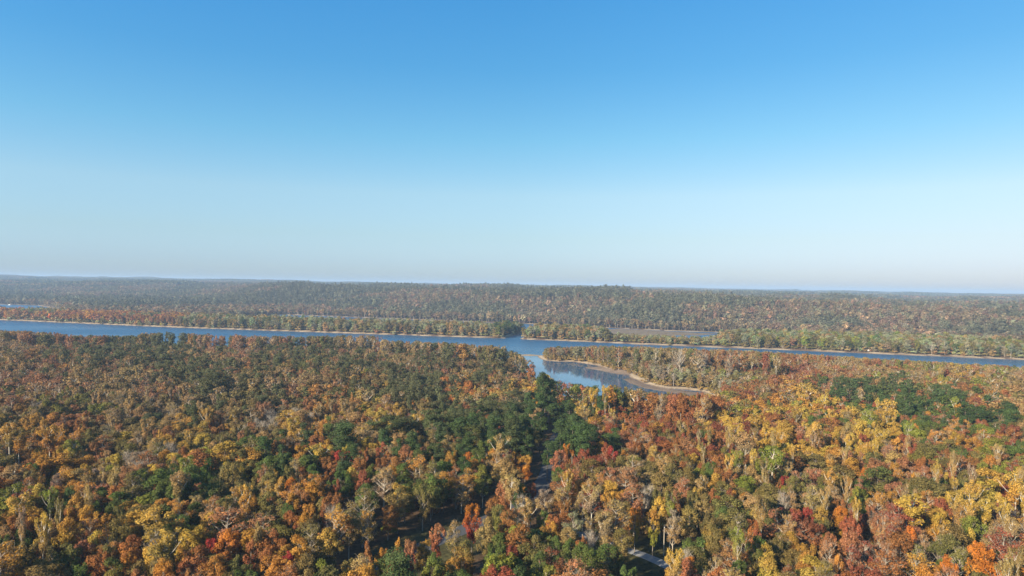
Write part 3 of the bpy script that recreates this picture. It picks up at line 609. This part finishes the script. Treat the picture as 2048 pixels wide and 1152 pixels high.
def place_words(q):
    x, y = q['px'], q['py']
    for mx_, my_, nm, rr in MARKS:
        if math.hypot(x - mx_, y - my_) < rr:
            dx, dy = x - mx_, y - my_
            return ("right of " if dx > 0 else "left of ") + nm if abs(dx) > abs(dy) else ("in front of " if dy > 0 else "behind ") + nm
    h = ["at the far left", "in the left quarter", "left of the middle", "just left of centre", "just right of centre", "right of the middle", "in the right quarter", "at the far right"][int(min(7, max(0, x // 256)))]
    return h + (" by the bottom edge" if y > 1085 else " in the lower forest" if y > 990 else " in the middle forest" if y > 880 else " in the upper forest")
CN = lambda q: NAMES[q['code'][0]]
def desc(q): return (("broad " if q["sxy"] > 1.15 else "slim " if q["sxy"] < .92 else "") + "dark-green pine" if q['f'] == 'p' else "leafless grey tree" if q['f'] == 'b' else CN(q) + " " + SHAPE[q['f']] + " tree")
labels = {}
for i in chosen:
    q = T[i]; best = {}
    for j in chosen:
        if j == i: continue
        p = T[j]; dx, dy = p['px'] - q['px'], p['py'] - q['py']; dd = math.hypot(dx, dy)
        key = 'R' if dx > abs(dy) else 'L' if -dx > abs(dy) else 'F' if dy > 0 else 'B'
        if key not in best or dd < best[key][0]: best[key] = (dd, CN(p) if p['f'] not in 'pb' else ('pine' if p['f'] == 'p' else 'bare'))
    n = {k: v[1] for k, v in best.items()}; b0 = desc(q); pl = place_words(q)
    opts = [f"{b0} {pl}"]
    if 'L' in n and 'R' in n: opts.append(f"{b0} between {n['L']} and {n['R']} trees {pl}")
    if 'F' in n: opts.append(f"{b0} behind {n['F']} one {pl}")
    if 'B' in n: opts.append(f"{b0} in front of {n['B']} one {pl}")
    if len(n) == 4: opts.append(f"{b0} with {n['L']} left, {n['R']} right, {n['F']} before, {n['B']} behind")
    if 'L' in n and 'F' in n: opts.append(f"{b0} beside {n['L']} and behind {n['F']} tree {pl}")
    if 'R' in n and 'B' in n: opts.append(f"{b0} left of {n['R']} and before {n['B']} tree {pl}")
    labels[i] = [o.replace("grey-twigged sparse-leaved", "grey-twigged sparse") for o in opts if len(o.split()) <= 16]
final = {}
allo = {}
for i in chosen:
    for o in labels[i]: allo[o] = allo.get(o, 0) + 1
for i in chosen:
    u = [o for o in labels[i] if allo[o] == 1]
    final[i] = u[0] if u else None
left_over = {}
for i in chosen:
    if final[i] is None: left_over.setdefault(labels[i][0], []).append(i)
ORD = ["first", "second", "third", "fourth", "fifth", "sixth", "seventh", "eighth", "ninth", "tenth"] + "eleventh twelfth thirteenth fourteenth fifteenth sixteenth seventeenth eighteenth nineteenth twentieth 21st 22nd 23rd 24th 25th 26th 27th 28th 29th 30th".split()
used = set(v for v in final.values() if v)
for b0, ids in left_over.items():
    same = sorted([i for i in chosen if labels[i][0] == b0], key=lambda i: T[i]['px'])
    for i in ids: final[i] = (ORD[same.index(i)] if same.index(i) < 30 else "rightmost") + " from left, " + b0
GROUPS = {'pine': 'pine trees of the near forest', 'tree': 'autumn trees of the near forest'}
chs = set(chosen)
for i in chosen:
    q = T[i]; kd = KIND[q['f']]
    e = add(kd, None, label=final[i], cat='pine tree' if q['f'] == 'p' else 'tree', group=GROUPS['pine' if q['f'] == 'p' else 'tree'], loc=(q['x'], q['y'], q['z']))
    e.rotation_euler = (0, 0, q['rot']); e.scale = (q['sxy'], q['sxy'], q['sz']); e.empty_display_size = .5
    c = add("crown", CROWN[(q['f'], q['k'])], parent=e); c['cola'] = q['ca']; c['colb'] = q['cb']
    add("trunk", TRUNK[(q['f'], q['k'])], parent=e)
rest = [q for i, q in enumerate(T) if i not in chs]

def plant(name, label, cat, sets):
    "one object of instanced trees; a join of the three levels of detail"
    g = bpy.data.node_groups.new(name, 'GeometryNodeTree')
    return g
def points(name, rows, grp, label, cat):
    n = len(rows['x'])
    m = bpy.data.meshes.new(name); m.vertices.add(n)
    m.vertices.foreach_set("co", np.stack([rows['x'], rows['y'], rows['z']], 1).astype(np.float32).ravel())
    for nm, typ, key in (("pick", 'INT', 'value'), ("lod", 'INT', 'value'), ("rot", 'FLOAT_VECTOR', 'vector'), ("scl", 'FLOAT_VECTOR', 'vector'), ("cola", 'FLOAT_COLOR', 'color'), ("colb", 'FLOAT_COLOR', 'color')):
        a = m.attributes.new(nm, typ, 'POINT')
        a.data.foreach_set(key, np.ascontiguousarray(rows[nm], np.int32 if typ == 'INT' else np.float32).ravel())
    o = add(name, m, label=label, cat=cat, kind='stuff')
    md = o.modifiers.new("planting", 'NODES'); md.node_group = grp
    return o
def multi_group(name, colls):
    "instances of collection i on the points whose attribute lod is i"
    g = bpy.data.node_groups.new(name, 'GeometryNodeTree')
    g.interface.new_socket("Geometry", in_out='INPUT', socket_type='NodeSocketGeometry'); g.interface.new_socket("Geometry", in_out='OUTPUT', socket_type='NodeSocketGeometry')
    gi = g.nodes.new('NodeGroupInput'); go = g.nodes.new('NodeGroupOutput'); jn = g.nodes.new('GeometryNodeJoinGeometry')
    def na(nm, typ):
        a = g.nodes.new('GeometryNodeInputNamedAttribute'); a.data_type = typ; a.inputs[0].default_value = nm; return a.outputs[0]
    for k, coll in colls:
        ci = g.nodes.new('GeometryNodeCollectionInfo'); ci.inputs['Collection'].default_value = coll
        ci.inputs['Separate Children'].default_value = True; ci.inputs['Reset Children'].default_value = True
        ip = g.nodes.new('GeometryNodeInstanceOnPoints'); ip.inputs['Pick Instance'].default_value = True
        cmp_ = g.nodes.new('FunctionNodeCompare'); cmp_.data_type = 'INT'; cmp_.operation = 'EQUAL'; cmp_.inputs[3].default_value = k
        g.links.new(na('lod', 'INT'), cmp_.inputs[2]); g.links.new(cmp_.outputs[0], ip.inputs['Selection'])
        g.links.new(gi.outputs[0], ip.inputs['Points']); g.links.new(ci.outputs[0], ip.inputs['Instance'])
        g.links.new(na('pick', 'INT'), ip.inputs['Instance Index']); g.links.new(na('rot', 'FLOAT_VECTOR'), ip.inputs['Rotation'])
        g.links.new(na('scl', 'FLOAT_VECTOR'), ip.inputs['Scale']); g.links.new(ip.outputs[0], jn.inputs[0])
    g.links.new(jn.outputs[0], go.inputs[0]); return g
ALLG = multi_group("planting", [(0, LODC[0]), (1, LODC[1]), (2, LODC[2]), (3, PATCHC)])
def rows_of(Q):
    d = np.array([q['y'] for q in Q])
    return dict(x=np.array([q['x'] for q in Q]), y=d, z=np.array([q['z'] for q in Q]), pick=np.array([PICK[(q['f'], q['k'])] for q in Q]),
                lod=np.where((d < 430), 0, np.where(d < 1050, 1, 2)), rot=np.array([(0, 0, q['rot']) for q in Q]), scl=np.array([(q['sxy'], q['sxy'], q['sz']) for q in Q]),
                cola=np.array([q['ca'] + (1,) for q in Q]), colb=np.array([q['cb'] + (1,) for q in Q]))
points("forest", rows_of(rest), ALLG, "mixed autumn forest in rust, gold and green covering the near side of the river", "forest")

# ------------------------------------------------------------------ woods beyond the river
def codes_rows(x, y, z, codes, forms, smin=.8, smax=1.2, lod=2):
    n = len(x); ks = np.array([PICK[(f, random.randrange(NV[f]))] for f in forms])
    s = rng.uniform(smin, smax, n); base = np.array([PAL[c] for c in codes]); b = base * (1 + rng.normal(0, .14, (n, 1))) * (1 + rng.normal(0, .06, (n, 3)))
    b = np.clip(b, .01, 1); b2 = b * (1 + rng.normal(0, .1, (n, 3)))
    one = np.ones((n, 1))
    return dict(x=x, y=y, z=z - .3, pick=ks, lod=np.full(n, lod) if np.isscalar(lod) else lod, rot=np.c_[np.zeros(n), np.zeros(n), rng.uniform(0, 6.28, n)],
                scl=np.c_[s * 1.05, s * 1.05, s * rng.uniform(.85, 1.12, n)], cola=np.c_[b, one], colb=np.c_[np.clip(b2, .01, 1), one])
def grid_pts(x0, x1, y0, y1, sp):
    gx, gy = np.meshgrid(np.arange(x0, x1, sp), np.arange(y0, y1, sp)); gx = gx + rng.uniform(-.4, .4, gx.shape) * sp; gy = gy + rng.uniform(-.4, .4, gy.shape) * sp
    return gx.ravel(), gy.ravel()
def fill_banks():
    X = []; Y = []; Cc = []; Ff = []; S = []
    for poly, nm in ((isl_a, 'a'), (isl_b, 'b')):
        x, y = grid_pts(-2300, 1900, 950, 2300, 9.0); k = (np.abs(x) < .98 * y) ; x, y = x[k], y[k]
        d = sdist(x, y, poly); dm = sdist(x, y, marsh); k = (d > 4.5) & (dm < -3); x, y = x[k], y[k]
        px, py, _ = project(x, y, np.full(len(x), 20.))
        for i in range(len(x)):
            if 1195 < px[i] < 1440 and random.random() < .12: continue
            c = random.choice("WWWOOTTGWO")
            if px[i] < 370 and vnoise(x[i], y[i], 90, 21) > .38: c = random.choice("RRSRAT")
            if px[i] > 1500: c = random.choice("WWWOWTLOG")
            if 985 < px[i] < 1030: c = random.choice("GPGO")
            X.append(x[i]); Y.append(y[i]); Cc.append(c); Ff.append(random.choice("rrrrsm" if c != 'R' else 'rm') if c != 'P' else 'p')
            S.append(.56 if 1215 < px[i] < 1440 else 1.0)
            if d[i] < 16:
                X.append(x[i] + random.uniform(-4, 4)); Y.append(y[i] + random.uniform(-3, 1)); Cc.append(random.choice('WOTO')); Ff.append('u'); S.append(1.35)
    X = np.array(X); Y = np.array(Y); Z = height(X, Y); R = codes_rows(X, Y, Z, Cc, Ff, .85, 1.2); R['scl'] *= np.array(S)[:, None]; R['scl'][:, :2] *= 1.25; R['scl'][:, 2] *= np.where((X < -110) & (X > -560), 1.12, 1.03)
    R['lod'] = np.where(Y < 1450, 1, 2)
    points("riverside_woods", R, ALLG, "pale olive and sage trees lining the far bank of the river", "woods")
fill_banks()
def fill_hills():
    x, y = grid_pts(-5200, 4600, 1000, 4600, 12.2)
    k = (np.abs(x) < .92 * y + 50) & (np.hypot(x, y) < 4700); x, y = x[k], y[k]
    d = sdist(x, y, far_land); k = d > 5; x, y, d = x[k], y[k], d[k]
    z = height(x, y); px, py, _ = project(x, y, z + 15)
    n1 = vnoise(x, y, 160, 31); n2 = vnoise(x, y, 420, 32); u = rng.random(len(x)); codes = []
    for i in range(len(x)):
        if d[i] < 45: c = random.choice("TWOTSA")
        elif n2[i] > .68 or (980 < px[i] < 1260 and z[i] > 50 and u[i] < .9): c = 'P' if u[i] < .8 else 'O'
        elif n1[i] > .62: c = random.choice("PGPOG")
        else: c = random.choice("OOTRSTGRBTMWO")
        codes.append(c)
    forms = [('p' if c == 'P' else random.choice('rrrrms')) for c in codes]
    R = codes_rows(x, y, z, codes, forms, 1.0, 1.6)
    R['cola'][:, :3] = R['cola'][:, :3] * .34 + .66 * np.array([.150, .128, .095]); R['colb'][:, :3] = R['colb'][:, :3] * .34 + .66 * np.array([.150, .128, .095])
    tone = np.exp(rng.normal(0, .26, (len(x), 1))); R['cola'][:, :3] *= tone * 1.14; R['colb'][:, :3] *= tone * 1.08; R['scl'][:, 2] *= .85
    R['scl'][:, 2] *= np.where(rng.random(len(x)) < .2, 1.12, .92)
    print("hill trees", len(x))
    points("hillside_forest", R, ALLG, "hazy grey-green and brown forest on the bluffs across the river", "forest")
    x, y = grid_pts(-9000, 9000, 3300, 9200, 105); r = np.hypot(x, y); k = (r > 4550) & (r < 8700) & (np.abs(x) < 1.0 * y); x, y = x[k], y[k]; n = len(x)
    z = height(x, y); nn = vnoise(x, y, 900, 41); cs = []
    for i in range(n): cs.append(random.choice("PPOG") if nn[i] > .5 else random.choice("OTSRGO"))
    R = codes_rows(x, y, z, cs, ['r'] * n, .95, 1.1, 3); R['pick'] = rng.integers(0, 5, n); R['z'] = z - 2
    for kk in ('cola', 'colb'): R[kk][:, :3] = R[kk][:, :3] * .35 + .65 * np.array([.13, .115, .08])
    R['scl'][:, 2] = 1.0
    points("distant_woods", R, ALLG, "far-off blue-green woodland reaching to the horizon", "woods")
fill_hills()

# ------------------------------------------------------------------ built things
def box(V, Q, x0, x1, y0, y1, z0, z1):
    o = len(V); V += [(x0, y0, z0), (x1, y0, z0), (x1, y1, z0), (x0, y1, z0), (x0, y0, z1), (x1, y0, z1), (x1, y1, z1), (x0, y1, z1)]
    Q += [tuple(o + i for i in f) for f in ((0, 3, 2, 1), (4, 5, 6, 7), (0, 1, 5, 4), (1, 2, 6, 5), (2, 3, 7, 6), (3, 0, 4, 7))]
def boxes(name, bl, m, parent=None, **k):
    V = []; Q = []
    for b in bl: box(V, Q, *b)
    return add(name, mesh_from(name, V, Q, [m]), parent=parent, **k)
wood = simple_mat("pole_wood", (.42, .36, .29), .85, 4, .25); metal = simple_mat("galvanised", (.45, .46, .47), .5, 3, .1)
white = simple_mat("white_paint", (.8, .8, .78), .5, 1, .05); slate = simple_mat("slate_paint", (.10, .14, .20), .7, .4, .2); concrete = simple_mat("concrete", (.42, .41, .39), .9, .8, .2)
x, y = W(1327.5, 1111, G0); g = float(height(np.array([x]), np.array([y]))[0])
e = add("utility_pole", None, label="pale wooden utility pole standing alone in the shaded clearing beside the gravel track", cat="utility pole", loc=(x, y, g))
V, Q = tube([(0, 0, -.5), (0, 0, 5), (.03, 0, 9.9)], [.17, .15, .115], 10); o = len(V); V += [(.03, 0, 9.93)]
pm = mesh_from("pole", V[:o], Q, [wood], smooth=True); add("pole", pm, parent=e)
boxes("pole_cap", [(-.10, .16, -.13, .13, 9.885, 9.97)], metal, e); boxes("insulator", [(-.035, .095, -.2, -.12, 9.35, 9.6)], white, e)
boxes("step_bolt", [(-.3, .3, -.02, .02, 7.6, 7.64)], metal, e)

# boathouse at the left edge of the far bank
x, y = WD(8, 1790); g = 1.0
e = add("riverside_building", None, label="dark slate-blue flat-roofed building on legs at the far bank's left edge", cat="building", loc=(x, y, 1.5))
boxes("wall", [(-18, 12, 0, 14, 5, 13)], slate, e); boxes("roof", [(-19, 13, -1, 15, 13.003, 14.6)], simple_mat("roof_sheet", (.32, .36, .42), .6, .3, .15), e)
for k in range(6): boxes("leg", [(-17 + k * 5.4, -16 + k * 5.4, 1, 2, -3, 4.998)], concrete, e)
for k in range(4): boxes("window", [(-15 + k * 6.5, -11.5 + k * 6.5, -.06, -.01, 8, 10.4)], simple_mat("window_glass", (.05, .07, .09), .1), e)
def lathe(name, prof, m, parent, seg=16, **k):
    V = []; Q = []; n = len(prof)
    for i in range(seg):
        a = 2 * math.pi * i / seg
        V += [(r * math.cos(a), r * math.sin(a), z) for r, z in prof]
    for i in range(seg):
        for j in range(n - 1): Q.append((i * n + j, ((i + 1) % seg) * n + j, ((i + 1) % seg) * n + j + 1, i * n + j + 1))
    return add(name, mesh_from(name, V, Q, [m], smooth=True), parent=parent, **k)
e2 = add("storage_tank", None, label="small white round tank on the roof of the slate-blue building", cat="tank", loc=(x - 10, y + 5, 16.1))
lathe("tank_body", [(0.01, 0), (2.2, 0), (2.2, 3), (0.02, 3.9)], white, e2); lathe("hatch", [(0.01, 3.7), (.4, 3.7), (.4, 4.2), (.01, 4.25)], metal, e2)
# white cruiser moored behind the trees at the left
def boat(x, y, rz, L, label):
    e = add("motor_boat", None, label=label, cat="boat", loc=(x, y, .0)); e.rotation_euler = (0, 0, rz)
    V = []; st = np.linspace(-L / 2, L / 2, 9)
    for s in st:
        u = (s + L / 2) / L; b = L * .17 * (1 - max(0, u - .45)**2 * 3.1); b = max(b, .05); h = 1.1 + .5 * u * u
        V += [(s, -b, h), (s, -b * .75, .1), (s, 0, -.35), (s, b * .75, .1), (s, b, h)]
    Q = []
    for i in range(8):
        for j in range(4): Q.append((i * 5 + j, i * 5 + j + 1, (i + 1) * 5 + j + 1, (i + 1) * 5 + j))
        Q.append((i * 5 + 4, i * 5, (i + 1) * 5, (i + 1) * 5 + 4))
    Q.append((0, 4, 3, 1)); add("hull", mesh_from("hull", V, Q, [white]), parent=e)
    boxes("cabin", [(-L * .25, L * .12, -L * .11, L * .11, 1.25, 2.9)], white, e)
    boxes("windscreen", [(L * .121, L * .135, -L * .1, L * .1, 1.7, 2.7)], slate, e)
x, y = WD(28, 2440)
boat(x, y - 20, .1, 13, "white cabin boat on the far channel at the left edge")
# marker board on the far bank at right
x, y = W(1736.5, 707); x *= 1.006; y *= 1.006; g = float(height(np.array([x]), np.array([y]))[0])
e = add("river_marker", None, label="white board on posts at the water's edge of the far bank, at right", cat="sign", loc=(x, y, max(g, .6)))
boxes("board", [(-1.3, 1.3, -.06, .06, 1.2, 3.2)], white, e)
for s in (-.9, .9): boxes("post", [(s - .07, s + .07, .061, .2, -1, 3.3)], wood, e)
# water tower and two masts far away on the plateau
x, y = WD(805, 6800); g = float(height(np.array([x]), np.array([y]))[0])
e = add("water_tower", None, label="tiny white water tower on the horizon left of centre", cat="water tower", loc=(x, y, g))
lathe("tank", [(0.1, 24), (5, 24.5), (9, 28), (9.5, 31), (8, 34.5), (4, 36.5), (.1, 37)], white, e); lathe("column", [(3, -2), (2, 4), (2, 22), (3.4, 25)], white, e)
for px_, D_, hh_, lb in ((529, 5600, 88, "left one of two faint lattice masts on the horizon"), (566, 5600, 80, "right one of two faint lattice masts on the horizon")):
    x, y = WD(px_, D_); g = float(height(np.array([x]), np.array([y]))[0])
    e = add("radio_mast", None, label=lb, cat="mast", group="radio masts", loc=(x, y, g)); V = []; Q = []
    for sx, sy in ((-.9, -.5), (.9, -.5), (0, 1)):
        v, q = tube([(sx, sy, -1), (sx, sy, hh_)], [.12, .12], 4); o = len(V); V += v; Q += [tuple(i + o for i in f) for f in q]
    for k in range(int(hh_ / 2)):
        P3 = [(-.9, -.5), (.9, -.5), (0, 1)]; a = P3[k % 3]; b = P3[(k + 1) % 3]
        v, q = tube([(a[0], a[1], k * 2), (b[0], b[1], k * 2 + 2)], [.06, .06], 3); o = len(V); V += v; Q += [tuple(i + o for i in f) for f in q]
    add("lattice", mesh_from("lattice", V, Q, [metal]), parent=e); boxes("antenna", [(-.15, .15, -.15, .15, hh_, hh_ + 5)], white, e)

# ------------------------------------------------------------------ haze
hm, t = mat("haze"); out = node(t, 'ShaderNodeOutputMaterial'); pv = node(t, 'ShaderNodeVolumePrincipled')
pv.inputs['Color'].default_value = (.52, .72, 1.0, 1); pv.inputs['Density'].default_value = 8.5e-5; pv.inputs['Anisotropy'].default_value = 0.0
t.links.new(pv.outputs[0], out.inputs['Volume'])
V = []; Q = []; box(V, Q, -16000, 16000, -600, 16500, -5, 160)
add("haze", mesh_from("haze", V, Q, [hm]), kind='stuff', label="thin blue autumn haze over the whole valley", cat="haze")
